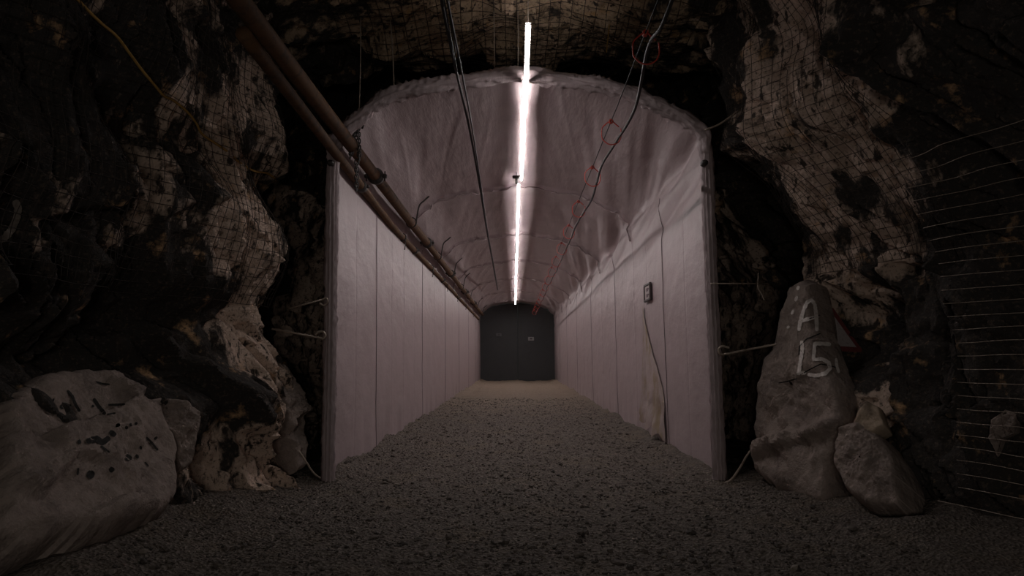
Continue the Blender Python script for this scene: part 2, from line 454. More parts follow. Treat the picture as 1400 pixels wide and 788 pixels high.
def paint_light(ob, A, ax, ay, bvh, zones, base):
    """Paint lit and shaded patches into the rock colour: (x, y, radius in metres, amount) cast from the camera."""
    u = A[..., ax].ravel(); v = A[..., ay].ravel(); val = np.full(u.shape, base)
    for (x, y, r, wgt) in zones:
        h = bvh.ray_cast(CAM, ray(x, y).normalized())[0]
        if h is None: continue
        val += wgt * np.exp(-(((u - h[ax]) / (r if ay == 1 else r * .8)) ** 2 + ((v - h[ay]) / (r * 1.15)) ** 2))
    if ay == 2: val = np.where(u > 8.8, np.where((u > 10.3) & (v < 4.3), .06, -.2), val)  # shade painted in behind the mouth, deeper gap rock painted paler to look lit
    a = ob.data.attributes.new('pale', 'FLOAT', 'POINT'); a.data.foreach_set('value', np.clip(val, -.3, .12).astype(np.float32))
paint_light(wall_left, Lw, 1, 2, bvhL, [(345, 285, .55, .34), (300, 350, .4, .28), (210, 200, .3, .10), (205, 280, .25, .13), (60, 330, .2, .10), (110, 270, .18, .10), (330, 455, .4, .34), (290, 170, .45, .14), (345, 120, .5, .14),
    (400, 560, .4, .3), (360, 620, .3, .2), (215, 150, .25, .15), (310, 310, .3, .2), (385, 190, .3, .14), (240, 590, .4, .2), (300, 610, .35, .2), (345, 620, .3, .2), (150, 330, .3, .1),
    (200, 460, .8, -.3), (6, 388, .45, -.4), (70, 430, .7, -.3), (290, 405, .3, -.2), (60, 90, .7, -.2), (160, 120, .4, -.15), (20, 200, .4, -.1), (320, 530, .3, -.2)], -.05)  # negative amounts paint shade into the recess and outer rock
paint_light(wall_right, Rw, 1, 2, bvhR, [(1105, 80, .7, .3), (1150, 170, .5, .22), (1070, 180, .6, .2), (1030, 200, .5, .3), (1065, 300, .5, .3), (1140, 320, .5, .24), (1235, 345, .3, .24), (1206, 140, .2, .22), (1282, 215, .35, .18),
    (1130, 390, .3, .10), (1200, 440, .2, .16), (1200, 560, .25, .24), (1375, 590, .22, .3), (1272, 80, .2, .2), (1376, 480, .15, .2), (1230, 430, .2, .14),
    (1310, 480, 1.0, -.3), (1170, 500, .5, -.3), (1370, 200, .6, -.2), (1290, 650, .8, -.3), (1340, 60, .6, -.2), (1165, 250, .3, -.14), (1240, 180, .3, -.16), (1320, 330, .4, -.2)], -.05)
paint_light(CEIL, Cw, 0, 1, to_bvh(Cw), [(640, 20, 1.2, .3), (780, 30, 1.0, .34), (560, 70, .7, .1)], -.06)  # paints the lit patch above the mouth into the ceiling colour

# ------------------------------------------------------------------ floor
def floor_z(x, y):
    z = 0.022 * fbm(np.stack([x * 1.3, y * .9, 0 * x], -1), 41, 4) + 0.010 * fbm(np.stack([x * 9, y * 9, 0 * x], -1), 44, 3)
    inn = sst(8.2, 9.2, y)
    e = np.abs(x)
    z = z + inn * sst(1.85, 2.5, e) * (0.10 + 0.06 * vnoise(np.stack([y * 1.1, np.sign(x) * 3, 0 * x], -1), 47) + 0.03 * vnoise(np.stack([y * 3.1, np.sign(x) * 3, x * 3], -1), 48))
    z = z + (1 - inn) * sst(2.3, 3.6, e) * (0.16 + 0.09 * vnoise(np.stack([x * 2, y * 2, 0 * x], -1), 49))
    z = z - 0.03 * np.exp(-((e - 0.85) / 0.3) ** 2) + 0.02 * np.exp(-(x / 0.35) ** 2)
    return z
xf = np.arange(-5, 5.01, .04); yf = np.concatenate([np.arange(-4, 3.4, .3), np.arange(3.4, 12, .03), np.arange(12, 22, .07), np.arange(22, 46, .2)])
Xf, Yf = np.meshgrid(xf, yf, indexing='ij')
Fw = np.stack([Xf, Yf, floor_z(Xf, Yf)], -1)
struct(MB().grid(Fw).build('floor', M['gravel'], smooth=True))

# loose stones lying on the gravel
ico_v = []
g = (1 + 5 ** .5) / 2
for a in (-1, 1):
    for b in (-g, g): ico_v += [(0, a, b), (a, b, 0), (b, 0, a)]
ico_v = np.array(ico_v) / math.hypot(1, g)
import itertools
ico_f = []
el = min(np.linalg.norm(ico_v[0] - ico_v[j]) for j in range(1, 12)) * 1.01
for t in itertools.combinations(range(12), 3):
    if all(np.linalg.norm(ico_v[p] - ico_v[q]) < el for p, q in itertools.combinations(t, 2)):
        n_ = np.cross(ico_v[t[1]] - ico_v[t[0]], ico_v[t[2]] - ico_v[t[0]])
        ico_f.append(t if np.dot(n_, ico_v[t[0]]) > 0 else t[::-1])
ico_f = np.array(ico_f)
NP_ = 26000
py = 3.9 + 22 * rng.random(NP_) ** 2.0
px_ = rng.uniform(-3.0, 3.0, NP_)
keep = ~((py > 8.3) & (np.abs(px_) > 2.32)); px_, py = px_[keep], py[keep]; NP_ = len(px_)
sz = 0.006 + 0.012 * rng.random(NP_) ** 2.2 + 0.02 * (rng.random(NP_) > .985)
jit = 1 + rng.uniform(-.32, .32, (NP_, 12, 3))
sc = np.stack([rng.uniform(.8, 1.5, NP_), rng.uniform(.8, 1.5, NP_), rng.uniform(.5, .9, NP_)], -1)
vv = ico_v[None] * jit * sc[:, None] * sz[:, None, None]
an = rng.random(NP_) * 6.28; c_, s_ = np.cos(an)[:, None], np.sin(an)[:, None]
vv = np.stack([vv[..., 0] * c_ - vv[..., 1] * s_, vv[..., 0] * s_ + vv[..., 1] * c_, vv[..., 2]], -1)
vv += np.stack([px_, py, floor_z(px_, py) + sz * .3], -1)[:, None]
fi = (ico_f[None] + 12 * np.arange(NP_)[:, None, None]).reshape(-1, 3)
gm = MB().add(vv.reshape(-1, 3), fi).build('loose_gravel', M['stone'], smooth=False)
tag(gm, 'loose dark brown gravel stones strewn over the mine floor', 'gravel', kind='stuff')

# ------------------------------------------------------------------ liner objects
liner = empty('tunnel_liner', (0, YN, 0))
tag(liner, 'long arched tunnel of pale mauve fabric standing between the rock walls', 'fabric tunnel')
MB().grid(LIN[:sL + 1], flip=True).build('side_wall', M['fabric'], liner)
MB().grid(LIN[sL:sR + 1], flip=True).build('roof', M['fabric'], liner)
MB().grid(LIN[sR:], flip=True).build('side_wall', M['fabric'], liner)
# hem: cloth rolled around the end frame at the mouth
NH = 700
sh_ = np.linspace(0, LEN, NH)
hx = np.interp(sh_, sv, prof[:, 0]); hz = np.interp(sh_, sv, prof[:, 1])
hn = np.stack([np.interp(sh_, sv, nin[:, 0]), np.interp(sh_, sv, nin[:, 1])], 1); hn /= np.linalg.norm(hn, axis=1)[:, None]
NC = 21
ang = np.linspace(-0.15 * math.pi, 1.15 * math.pi, NC)
HA = np.zeros((NH, NC, 3))
roofw = sst(3.9, 4.5, hz)
wr = 0.072 + 0.013 * roofw
for j, a in enumerate(ang):
    tq = np.stack([sh_ * 5.0 + j * .45, np.full(NH, j * 0.25), 0 * sh_], -1)
    rid = 1 - np.minimum(np.abs(vnoise(tq * np.array([.7, 1.6, 1]), 71)) * 3.2, 1)
    wn = rid * (0.15 + 0.40 * roofw) + 0.16 * vnoise(tq * np.array([2.6, 1.5, 1]), 72) + 0.35 * roofw * vnoise(tq * np.array([.35, .8, 1]), 73) - .1
    wn = wn + (1 - roofw) * 0.32 * np.sin(j * 1.9 + 0.8 * np.sin(sh_ * .9))
    r_ = wr * (1 + wn)
    off_n = np.cos(a) * r_ + 0.3 * wr - 0.01          # across the sheet, into the tunnel positive
    off_y = -np.sin(a) * r_ * 0.8
    HA[:, j, 0] = hx + hn[:, 0] * off_n; HA[:, j, 2] = hz + hn[:, 1] * off_n; HA[:, j, 1] = YN + 0.03 + off_y
MB().grid(HA).build('hem', M['fabric'], liner)
# gathered skirt of cloth just behind the hem, inside the mouth
# frame straps at the two eaves
for sx, (ax, ay) in ((-1, (453, 224)), (1, (962, 224))):
    p = P(ax, ay, YN - .02)
    m = MB(); m.box((p.x, p.y - .02, p.z), (0.075, 0.12, 0.07), bev=.015)
    m.tube([(p.x - .035, p.y - .085, p.z), (p.x + .035, p.y - .085, p.z)], .009, 6)
    m.build('strap', M['iron'], liner)
# sewn seams midway between the frames, on both walls
for k in range(6):
    Y = (FR[k] + FR[k + 1]) / 2
    for sd in (-1, 1):
        zz = np.linspace(-.02, 4.25, 60)
        xx = np.array([wall_x(z_, Y, sd) for z_ in zz]) - sd * .002
        MB().tube(np.stack([xx, Y + .006 * np.sin(zz * 3), zz], -1), .0065, 5).build('seam', M['seam'], liner)
# gathered seams over the roof at each frame
for k in range(1, 6):
    iy = int(np.argmin(np.abs(yv - FR[k]))); row = LIN[sL - 12:sR + 13, iy]
    nn_ = nin[sL - 12:sR + 13]; si = sv[sL - 12:sR + 13]
    wv = .012 + .010 * vnoise(np.stack([si * 7, 0 * si + k, 0 * si], -1), 91)
    c = np.stack([row[:, 0] + nn_[:, 0] * wv, row[:, 1] - .02 + .03 * vnoise(np.stack([si * 4, 0 * si + k, 0 * si], -1), 92), row[:, 2] + nn_[:, 1] * wv], -1)
    MB().tube(c[::2], (.014 + .010 * vnoise(np.stack([si * 10, 0 * si + k, 0 * si], -1), 93))[::2], 7).build('roof_seam', M['fabric'], liner)
    for q_ in range(14, len(c) - 14, 26):
        MB().tube([c[q_ - 3] + np.array([0, .10, 0]), c[q_], c[q_ + 2] + np.array([0, -.12, 0])], [.004, .02, .004], 6).build('gather', M['fabric'], liner)
# torn flap on the right wall
NU, NV = 40, 110
U, V = np.meshgrid(np.linspace(0, 1, NU), np.linspace(0, 1, NV), indexing='ij')
lenv = 2.18 + 0.24 * np.floor(U * 3.0) / 3 + 0.05 * np.sin(U * 21)
fz = 2.52 - V * lenv
fy = 13.35 - U * (0.12 + 1.55 * sst(0.0, 0.75, V)) - 0.10 * V * 0
fo = 0.014 + V * (0.055 * (1 + np.sin(U * 19 + 2.5 * V + 2 * vnoise(np.stack([U * 3, V * 2, U * 0], -1), 81)))) * (0.35 + .65 * V) * (1 - sst(.6, 1, U)) + 0.05 * sst(.8, 1, V) * (1 - sst(.8, 1, U)) + 0.02 * fbm(np.stack([U * 5, V * 6, U * 0], -1), 82, 3) * V
fxw = np.array([[wall_x(fz[i, j], fy[i, j], 1) for j in range(NV)] for i in range(NU)])
fl = MB().grid(np.stack([fxw - np.abs(fo) - .008, fy, fz], -1)).build('torn_flap', M['stained'], liner)
fl['label'] = 'stained torn flap of cloth hanging loose on the right side wall'

# ------------------------------------------------------------------ slabs of rock broken out of the walls, boulders
def slab(outline, three, thick, name, material, parent=None, seed=0, rough=0.03, nr=30, na=150, edge=14, smooth=True):
    """Closed rock whose face has the given outline on the plane through three points (x, y, distance)."""
    a, b, c = (P(*t) for t in three)
    n = (b - a).cross(c - a).normalized()
    if n.dot(CAM - a) < 0: n = -n
    pts = []
    for (x, y) in outline:
        d = ray(x, y); t = (a - CAM).dot(n) / d.dot(n); pts.append(CAM + d * t)
    pts = np.array([tuple(p) for p in pts]); cen = pts.mean(0)
    ring = np.concatenate([pts, pts[:1]]); L = np.r_[0, np.cumsum(np.linalg.norm(np.diff(ring, axis=0), axis=1))]
    tt = np.linspace(0, L[-1], na, endpoint=False)
    Bd = np.stack([np.interp(tt, L, ring[:, k]) for k in range(3)], -1)
    jn = 0.5 * fbm(Bd * 3.0, 600 + seed, 4) + 0.9 * np.round(1.5 * vnoise(Bd * 5.0, 610 + seed)) / 1.5
    Bd = cen + (Bd - cen) * (1 + 0.05 * jn)[:, None]
    rho = np.concatenate([np.linspace(0.02, .8, nr), 1 - (np.linspace(.2, 0, nr // 2)[1:]) ** 1.5 * (.2 ** -.5)])
    rho = np.clip(rho, 0, 1)
    N = np.array(n)
    front = cen + (Bd[None] - cen) * rho[:, None, None]
    hgt = thick * (1 - rho ** edge) ** (1 / 2.2)
    nz = rough * (facets(front @ np.array([.8, .5, .33]), front @ np.array([-.3, .2, .93]), .35, 1, 3.0, .6, 1.6, 620 + seed) + 0.8 * fbm(front * 3, 640 + seed, 6, .6))
    fr = front + N * (hgt[:, None] + nz * (1 - rho[:, None] ** 8))[..., None] - N * thick * .5
    back = cen + (Bd[None] - cen) * (rho[::-1][1:, None, None] * 1.0) - N * (thick * .5 + 0.6 * thick * (1 - rho[::-1][1:, None, None] ** 3))
    A = np.concatenate([fr, back])          # rings x angle
    A = np.transpose(A, (1, 0, 2))
    m = MB().grid(A, closed_u=True)
    V_ = np.concatenate(m.v)
    bb = BVHTree.FromPolygons(V_.tolist(), m.f)
    o = m.build(name, material, parent, smooth=smooth, sharp=30, origin=None if parent is not None else tuple(cen * np.array([1, 1, 0])))
    return o, bb

def seat(out, bvh, lift):
    """Three points (x, y, distance) of a plane through the wall where the outline falls on it, turned a little to the light."""
    hits = []
    ox, oy = np.mean([p[0] for p in out]), np.mean([p[1] for p in out])
    for (x, y) in list(out) + [(ox, oy)] * 3:
        for k in (1.0, .6):
            h = cast(bvh, ox + (x - ox) * k, oy + (y - oy) * k)
            if h and h[0].y < 8.9: hits.append(tuple(h[0]))
    if len(hits) < 4: return None
    H = np.array(hits); c = np.median(H, 0)
    n = np.linalg.svd(H - H.mean(0))[2][2]; n = Vector(n)
    tc = (CAM - Vector(c)).normalized()
    if n.dot(tc) < 0: n = -n
    tl = (Vector((0, 7.9, 4.9)) - Vector(c)).normalized()
    n = (n + .45 * tc + .45 * tl).normalized()
    q = Vector(c) + n * lift
    r = []
    for (x, y) in ((ox, oy - 20), (ox - 20, oy + 15), (ox + 20, oy + 15)):
        d = ray(x, y); t = (q - CAM).dot(n) / d.dot(n); r.append((x, y, (CAM + d * t).y))
    return r

def cast(bvh, x, y):
    d = ray(x, y).normalized()
    h = bvh.ray_cast(CAM, d)
    return (h[0], h[1]) if h[0] is not None else None

def stroke(bvh, pts, width, off=0.012, step=2.0):
    """Paint stroke through image points laid on the rock surface; returns an MB or None."""
    q = np.array(pts, float)
    L = np.r_[0, np.cumsum(np.linalg.norm(np.diff(q, axis=0), axis=1))]
    n = max(3, int(L[-1] / step) + 1)
    t = np.linspace(0, L[-1], n)
    c = np.stack([np.interp(t, L, q[:, 0]), np.interp(t, L, q[:, 1])], -1)
    T = np.gradient(c, axis=0); T /= np.linalg.norm(T, axis=1)[:, None] + 1e-9
    Nn = np.stack([-T[:, 1], T[:, 0]], -1)
    mb = MB(); rows = []
    wv = width * (0.85 + 0.3 * np.random.default_rng(int(abs(q.sum())) % 9999).random(n))
    for i in range(n):
        taper = 1.0 if 0 < i < n - 1 else 0.55
        row = []
        for k in (-1, -.5, 0, .5, 1):
            e = c[i] + Nn[i] * wv[i] * .5 * k * taper
            h = cast(bvh, e[0], e[1])
            if h is None: row = None; break
            nn = h[1]
            d = (CAM - h[0]).normalized()
            if nn.dot(d) < 0: nn = -nn
            row.append(tuple(h[0] + d * off))
        if row is None:
            if len(rows) > 1: mb.grid(np.array(rows))
            rows = []
        else: rows.append(row)
    if len(rows) > 1: mb.grid(np.array(rows))
    return mb if mb.n else None

# right: tall painted slab and the boulder beside it
slabA, bvA = slab([(1086, 386), (1104, 376), (1114, 382), (1120, 430), (1124, 456), (1140, 496), (1157, 540), (1161, 588), (1152, 605), (1148, 645), (1140, 700),
                   (1102, 690), (1062, 672), (1036, 646), (1036, 604), (1042, 560), (1049, 520), (1052, 492), (1070, 466), (1079, 430)],
                  [(1100, 390, 8.45), (1040, 640, 8.3), (1140, 692, 7.2)], 0.42, 'rock_slab', M['slab'], None, 1, 0.075)
tag(slabA, 'tall grey rock slab spray painted with A 15, leaning on the right wall', 'rock slab')
def paint(bv, parent, strokes, width, name='painted_mark', m='paint', label=None, off=.012):
    mb = MB()
    for s in strokes:
        r = stroke(bv, s, width, off)
        if r: mb.add(np.concatenate(r.v), r.f)
    if mb.n:
        o = mb.build(name, M[m], parent)
        if label: o['label'] = label
        return o
paint(bvA, slabA, [[(1092, 453), (1094, 440), (1098, 426), (1103, 414), (1109, 410), (1114, 416), (1116, 432), (1117, 453)], [(1093, 440), (1106, 436), (1119, 433)]], 5, 'painted_letter', label='white spray painted letter A')
paint(bvA, slabA, [[(1096, 466), (1097, 478), (1094, 495), (1092, 511)], [(1089, 511), (1102, 510)]], 5, 'painted_numeral', label='white spray painted numeral 1')
paint(bvA, slabA, [[(1136, 471), (1124, 470), (1114, 470), (1112, 492), (1124, 491), (1133, 496), (1135, 504), (1128, 511), (1115, 514), (1104, 512)]], 5, 'painted_numeral', label='white spray painted numeral 5')
paint(bvA, slabA, [[(1143, 490), (1144, 500), (1147, 510)]], 4)
for s in ([(1092, 391), (1090, 397)], [(1090, 405), (1087, 412)], [(1085, 424), (1082, 430)], [(1079, 446), (1076, 449)]):
    paint(bvA, slabA, [s], 4, 'painted_dash')
for cr in ([(1092, 486), (1093, 474), (1102, 464), (1112, 460), (1122, 456)], [(1094, 513), (1108, 505), (1122, 498), (1134, 500), (1144, 503)], [(1106, 436), (1113, 434), (1121, 431)],
           [(1064, 524), (1076, 522), (1090, 518)]):
    paint(bvA, slabA, [cr], 1.6, 'crack', 'dark_paint')
slabB, bvB = slab([(1163, 592), (1190, 586), (1214, 600), (1234, 630), (1245, 670), (1253, 716), (1204, 708), (1166, 682), (1149, 645), (1152, 612)],
                  [(1180, 592, 7.2), (1160, 670, 7.0), (1250, 712, 6.35)], 0.5, 'boulder', M['slab'], None, 2, 0.08)
tag(slabB, 'rounded grey brown boulder at the right wall foot beside the painted slab', 'boulder')
slabC, _ = slab([(1166, 588), (1176, 566), (1188, 552), (1206, 560), (1216, 590), (1198, 598), (1180, 596)],
                [(1190, 560, 7.1), (1170, 588, 7.1), (1214, 592, 6.9)], 0.22, 'rock_chunk', M['pale_rock'], None, 3, 0.03, nr=14, na=60)
tag(slabC, 'small pale tan rock chunk wedged above the rounded boulder on the right', 'rock')
# left: big marked slab, leaning slabs
slabD, bvD = slab([(-30, 560), (2, 548), (38, 525), (70, 512), (110, 516), (142, 518), (168, 536), (196, 574), (214, 600), (228, 632), (234, 664), (226, 706),
                   (190, 726), (120, 746), (40, 752), (-30, 750)],
                  [(60, 515, 5.9), (10, 740, 4.55), (220, 660, 6.3)], 0.45, 'boulder', M['slab'], None, 4, 0.07)
tag(slabD, 'huge sloping brown boulder with black marks at the left wall foot', 'boulder')
marks = [([(74, 545), (70, 552), (76, 563), (88, 578)], 3), ([(92, 534), (99, 542), (103, 553), (109, 563)], 4), ([(82, 556), (90, 557)], 7), ([(93, 556), (97, 554)], 4),
         ([(98, 568), (101, 567)], 4), ([(128, 545), (135, 556), (144, 567)], 5), ([(126, 554), (128, 557)], 4), ([(148, 554), (171, 553)], 3), ([(146, 567), (158, 565)], 2.5),
         ([(131, 522), (140, 525), (150, 526)], 2.5), ([(172, 583), (174, 587)], 5), ([(178, 579), (180, 583)], 5), ([(185, 578), (187, 581)], 5), ([(107, 602), (110, 607)], 6),
         ([(118, 604), (132, 600), (140, 606), (150, 598)], 8), ([(150, 590), (158, 596)], 7), ([(138, 610), (150, 619)], 3), ([(173, 622), (178, 630)], 8), ([(186, 622), (189, 627)], 5),
         ([(150, 640), (155, 645)], 8), ([(119, 648), (129, 650)], 11), ([(192, 610), (193, 615)], 4), ([(198, 632), (203, 638)], 3), ([(200, 598), (207, 605), (216, 616)], 3), ([(212, 598), (214, 601)], 6),
         ([(107, 640), (106, 650)], 3)]
for st_, wd in marks:
    paint(bvD, slabD, [st_], wd, 'painted_mark', 'dark_paint', 'black spray painted mark', .014)
wall_parts = [
 ([(200, 548), (222, 541), (250, 548), (266, 566), (262, 600), (256, 640), (240, 650), (232, 610), (214, 575)], [(225, 545, 6.75), (240, 645, 6.6), (262, 570, 7.0)], .3, 'slab', 5),
 ([(386, 500), (396, 512), (406, 546), (414, 580), (414, 640), (402, 650), (392, 610), (378, 560), (376, 530)], [(390, 505, 8.6), (402, 645, 8.4), (412, 580, 8.8)], .25, 'slab', 9),
]
for out, three, th, mt, sd in wall_parts:
    slab(out, seat(out, bvhL, .06) or three, th, 'rock_slab', M[mt], wall_left, sd, 0.10, nr=24, na=120)
wall_parts_r = [
 ([(1356, 574), (1376, 560), (1392, 566), (1388, 592), (1370, 600), (1362, 624), (1352, 600)], [(1358, 574, 5.0), (1390, 570, 4.8), (1360, 620, 4.9)], .14, 'slab', 29),
]
for out, three, th, mt, sd in wall_parts_r:
    slab(out, seat(out, bvhR, .06) or three, th, 'rock_slab', M[mt], wall_right, sd, 0.10, nr=24, na=120)
# old white paint at the left edge of the frame
paint(bvhL, wall_left, [[(-6, 330), (6, 326), (16, 314), (23, 298), (25, 284), (20, 274)]], 10, m='old_paint', label='faded white painted curve', off=.02)

# triangular sign behind the painted slab
ts = empty('triangular_sign', P(1148, 476, 8.05)); tag(ts, 'red bordered triangular warning sign half hidden behind the painted slab', 'sign')
hs = [cast(bvhR, x, y) for x, y in ((1140, 430), (1150, 450), (1165, 474), (1172, 478), (1150, 476))]
Yt = min([h[0].y for h in hs if h] + [8.35]) - .03
ts.location = P(1148, 476, Yt); ts['_o'] = tuple(ts.location)
def tri(pxs, Y, th):
    a = [P(x, y, Y) for x, y in pxs]
    v = [tuple(p) for p in a] + [tuple(p + Vector((0, th, 0))) for p in a]
    return MB().add(v, [[2, 1, 0], [3, 4, 5], [0, 1, 4, 3], [1, 2, 5, 4], [2, 0, 3, 5]])
tri([(1139, 421), (1181, 482), (1118, 479)], Yt, .012).build('border', M['sign_red'], ts, smooth=False)
tri([(1140, 432), (1171, 475), (1127, 472)], Yt - .02, .015).build('panel', M['sign_white'], ts, smooth=False)
MB().tube([P(1146, 454, Yt) + Vector((0, .03, 0)), P(1146, 454, Yt) + Vector((.3, .5, 0))], .012, 6).build('bracket', M['iron'], ts)

# ------------------------------------------------------------------ wire mesh screens
def envelope(fn, ug, vg, side, win=4):
    U_, V_ = np.meshgrid(ug, vg, indexing='ij'); X = fn(U_, V_)
    X = X * (-side)                      # inward positive
    E = X.copy()
    for ax in (0, 1):
        acc = E.copy()
        for k in range(-win, win + 1): 
            acc = np.maximum(acc, np.roll(E, k, ax))
        E = acc
    E = 0.65 * E + 0.35 * X
    for ax in (0, 1):
        acc = 0
        for k in range(-3, 4): acc = acc + np.roll(E, k, ax)
        E = acc / 7
    E = np.maximum(E, X)
    def f(u, v):
        iu = np.clip((u - ug[0]) / (ug[1] - ug[0]), 0, len(ug) - 1.001); iv = np.clip((v - vg[0]) / (vg[1] - vg[0]), 0, len(vg) - 1.001)
        a, b = iu.astype(int), iv.astype(int); fa, fb = iu - a, iv - b
        r = E[a, b] * (1 - fa) * (1 - fb) + E[a + 1, b] * fa * (1 - fb) + E[a, b + 1] * (1 - fa) * fb + E[a + 1, b + 1] * fa * fb
        return r * (-side)
    return f

def screen(env, u0, u1, v0, v1, pitch, off, r, mp, name, material, label, seed, du=0.05, wobble=.012, gone=0.0, rv=1.0):
    mb = MB(); rr = np.random.default_rng(seed)
    for k in range(int((v1 - v0) / pitch) + 1):
        u = np.arange(u0, u1 + .001, du); v = np.full_like(u, v0 + k * pitch)
        v = v + wobble * vnoise(np.stack([u * 2, v * 3, 0 * u], -1), seed); uu = u
        if rr.random() < gone: continue
        mb.tube(mp(uu, v, env(uu, v), off), r, 4)
    n_h = len(mb.f)
    for k in range(int((u1 - u0) / pitch) + 1):
        v = np.arange(v0, v1 + .001, du); u = np.full_like(v, u0 + k * pitch)
        u = u + wobble * vnoise(np.stack([u * 3, v * 2, 0 * u + 7], -1), seed)
        mb.tube(mp(u, v, env(u, v), off + r), r * rv, 4)
    o = mb.build(name, material, None, origin=None)
    if rv < 1:
        o.data.materials.append(M['rust']); mi = np.zeros(len(mb.f), np.int32); mi[n_h:] = 1; o.data.polygons.foreach_set('material_index', mi)  # uprights coloured darker so only the level wires seem to catch light
    tag(o, label, 'wire mesh')
    return o
ugw = np.arange(3.4, 9.2, .05); vgw = np.arange(-.2, 7, .05)
envL = envelope(wallL, ugw, vgw, -1); envR = envelope(wallR, ugw, vgw, 1)
mpL = lambda u, v, x, o: np.stack([x + o, u, v], -1)
mpR = lambda u, v, x, o: np.stack([x - o, u, v], -1)
screen(envL, 4.0, 8.62, 2.15, 6.3, .105, .03, .0034, mpL, 'wire_mesh_screen', M['rust'], 'rusty wire mesh screen pinned over the left rock wall', 3)
screen(envR, 6.0, 8.62, 2.55, 6.3, .105, .03, .0034, mpR, 'wire_mesh_screen', M['rust'], 'rusty wire mesh screen pinned over the upper right rock wall', 4)
envR2 = envelope(wallR, ugw, vgw, 1, 9)
def mpR2(u, v, x, o):
    bow = 0.16 + 0.12 * np.sin((u - 4.2) * 2.1) * (1 - sst(1.5, 2.6, v))
    return np.stack([np.minimum(x - o - bow, 4.4), u, v], -1)
screen(envR2, 4.0, 6.1, 0.3, 3.3, .115, .03, .0032, mpR2, 'wire_mesh_screen', M['galv'], 'loose galvanised wire mesh bowing off the lower right rock wall', 5, rv=0.4)
ugc = np.arange(-3.2, 3.3, .05); vgc = np.arange(7.5, 12.4, .05)
def cz(u, v): return ceil_z(u, v)
envC = envelope(cz, ugc, vgc, 1)
mpC = lambda u, v, x, o: np.stack([u, v, x - o], -1)
screen(envC, -2.4, 2.4, 8.0, 10.6, .15, .03, .0042, mpC, 'wire_mesh_screen', M['rust'], 'rusty wire mesh screen under the rock roof above the tunnel mouth', 6)

# ------------------------------------------------------------------ LED strips
def lamp(a, b, label, name='led_strip_light'):
    a, b = Vector(a), Vector(b)
    root = empty(name, a); tag(root, label, 'light', 'led strip lights along the tunnel roof')
    n = 40; pts = [a.lerp(b, t) + Vector((0.006 * math.sin(t * 9), 0, -0.006 * abs(math.sin(t * 14)))) for t in np.linspace(0, 1, n)]
    E_ = [[(q_.x + .020 * math.cos(a_), q_.y, q_.z + .0055 * math.sin(a_)) for a_ in np.linspace(0, -2 * math.pi, 13)] for q_ in pts]
    MB().grid(np.array(E_)).build('light_tube', M['led'], root)
    m = MB()
    for c in ([(-.032, .005), (-.029, .034), (-.026, .034), (-.029, .005), (-.032, .005)], [(.029, .005), (.026, .034), (.029, .034), (.032, .005), (.029, .005)],
              [(-.015, .026), (-.013, .032), (.009, .032), (.011, .026), (-.015, .026)]):
        m.grid(np.array([[(p.x + a_, p.y, p.z + b_) for a_, b_ in c] for p in pts]))
    nb = int((b - a).length / .6)
    for k in range(nb + 1):
        p = a.lerp(b, k / nb); m.box((p.x, p.y, p.z + .029), (.06, .02, .004))
    m.build('housing', M['house'], root, smooth=False)
    return root
lA, lB = P(722, 35, 7.07), P(712.5, 246, 13.1)
lamp(lA, lB, 'glowing white strip light nearest the camera, reaching out of the tunnel mouth')
lC, lD = P(709, 253, 13.2), P(704.6, 416, 43.0)
lamp(lC, lD, 'glowing white strip light deep inside the tunnel along the roof crown')
brk = empty('lamp_bracket', P(709, 246, 13.15)); tag(brk, 'dark bracket at the joint of the two glowing strip lights', 'bracket')
p = P(709, 247, 13.15)
MB().box((p.x - .04, p.y, p.z + .07), (.16, .10, .05), bev=.012).box((p.x - .04, p.y, p.z - .0), (.05, .06, .14), bev=.01).build('clamp', M['iron'], brk)
MB().tube([(p.x - .04, p.y, p.z + .08), (p.x - .04, p.y, roof_z(p.x, 13.15) + .01)], .008, 6).build('rod', M['iron'], brk)
def wire(name, pts, r, m_, label, cat, seg_=6, group=None):
    q = smooth_path(pts, seg_) if len(pts) > 2 else pts
    o = MB().tube(q, r, 6).build(name, M[m_], None, origin=tuple(q[-1]))
    return tag(o, label, cat, group)
def rock_above(x, y): return float(ceil_z(np.array([x]), np.array([y]))[0]) + .02
wire('hanger_wire', [(lA.x, lA.y + .03, lA.z + .03), (lA.x + .01, lA.y + .03, rock_above(lA.x, lA.y))], .005, 'galv', 'thin wire holding up the near end of the glowing strip light', 'wire')
for (x0, y0, x1, y1, Y, m_, r_, lab) in [
    (491, 157, 491, 108, 8.7, 'galv', .008, 'leftmost short grey tie wire above the tunnel roof corner'),
    (539, 128, 532, 104, 8.7, 'galv', .009, 'short grey tie wire above the left roof bend'),
    (676, 104, 674, -30, 8.7, 'galv', .008, 'long grey tie wire left of the strip light above the roof'),
    (708, 101, 708, 60, 8.7, 'galv', .008, 'grey tie wire at the roof crown close beside the strip light')]:
    a = P(x0, y0, Y); b = P(x1, y1, Y)
    b = Vector((b.x, b.y, max(b.z, rock_above(b.x, Y))))
    wire('tie_wire', [a, a.lerp(b, .5) + Vector((.008, 0, 0)), b], r_, m_, lab, 'wire', group='tie wires above the tunnel mouth')
a = P(829, 72, 8.9); b = P(835, -10, 8.9); b.z = max(b.z, rock_above(b.x, 8.9))
wire('yellow_rope', [a, a.lerp(b, .5) + Vector((.012, 0, 0)), b], .009, 'rope', 'short yellow rope dangling from the rock roof right of the strip light', 'rope')

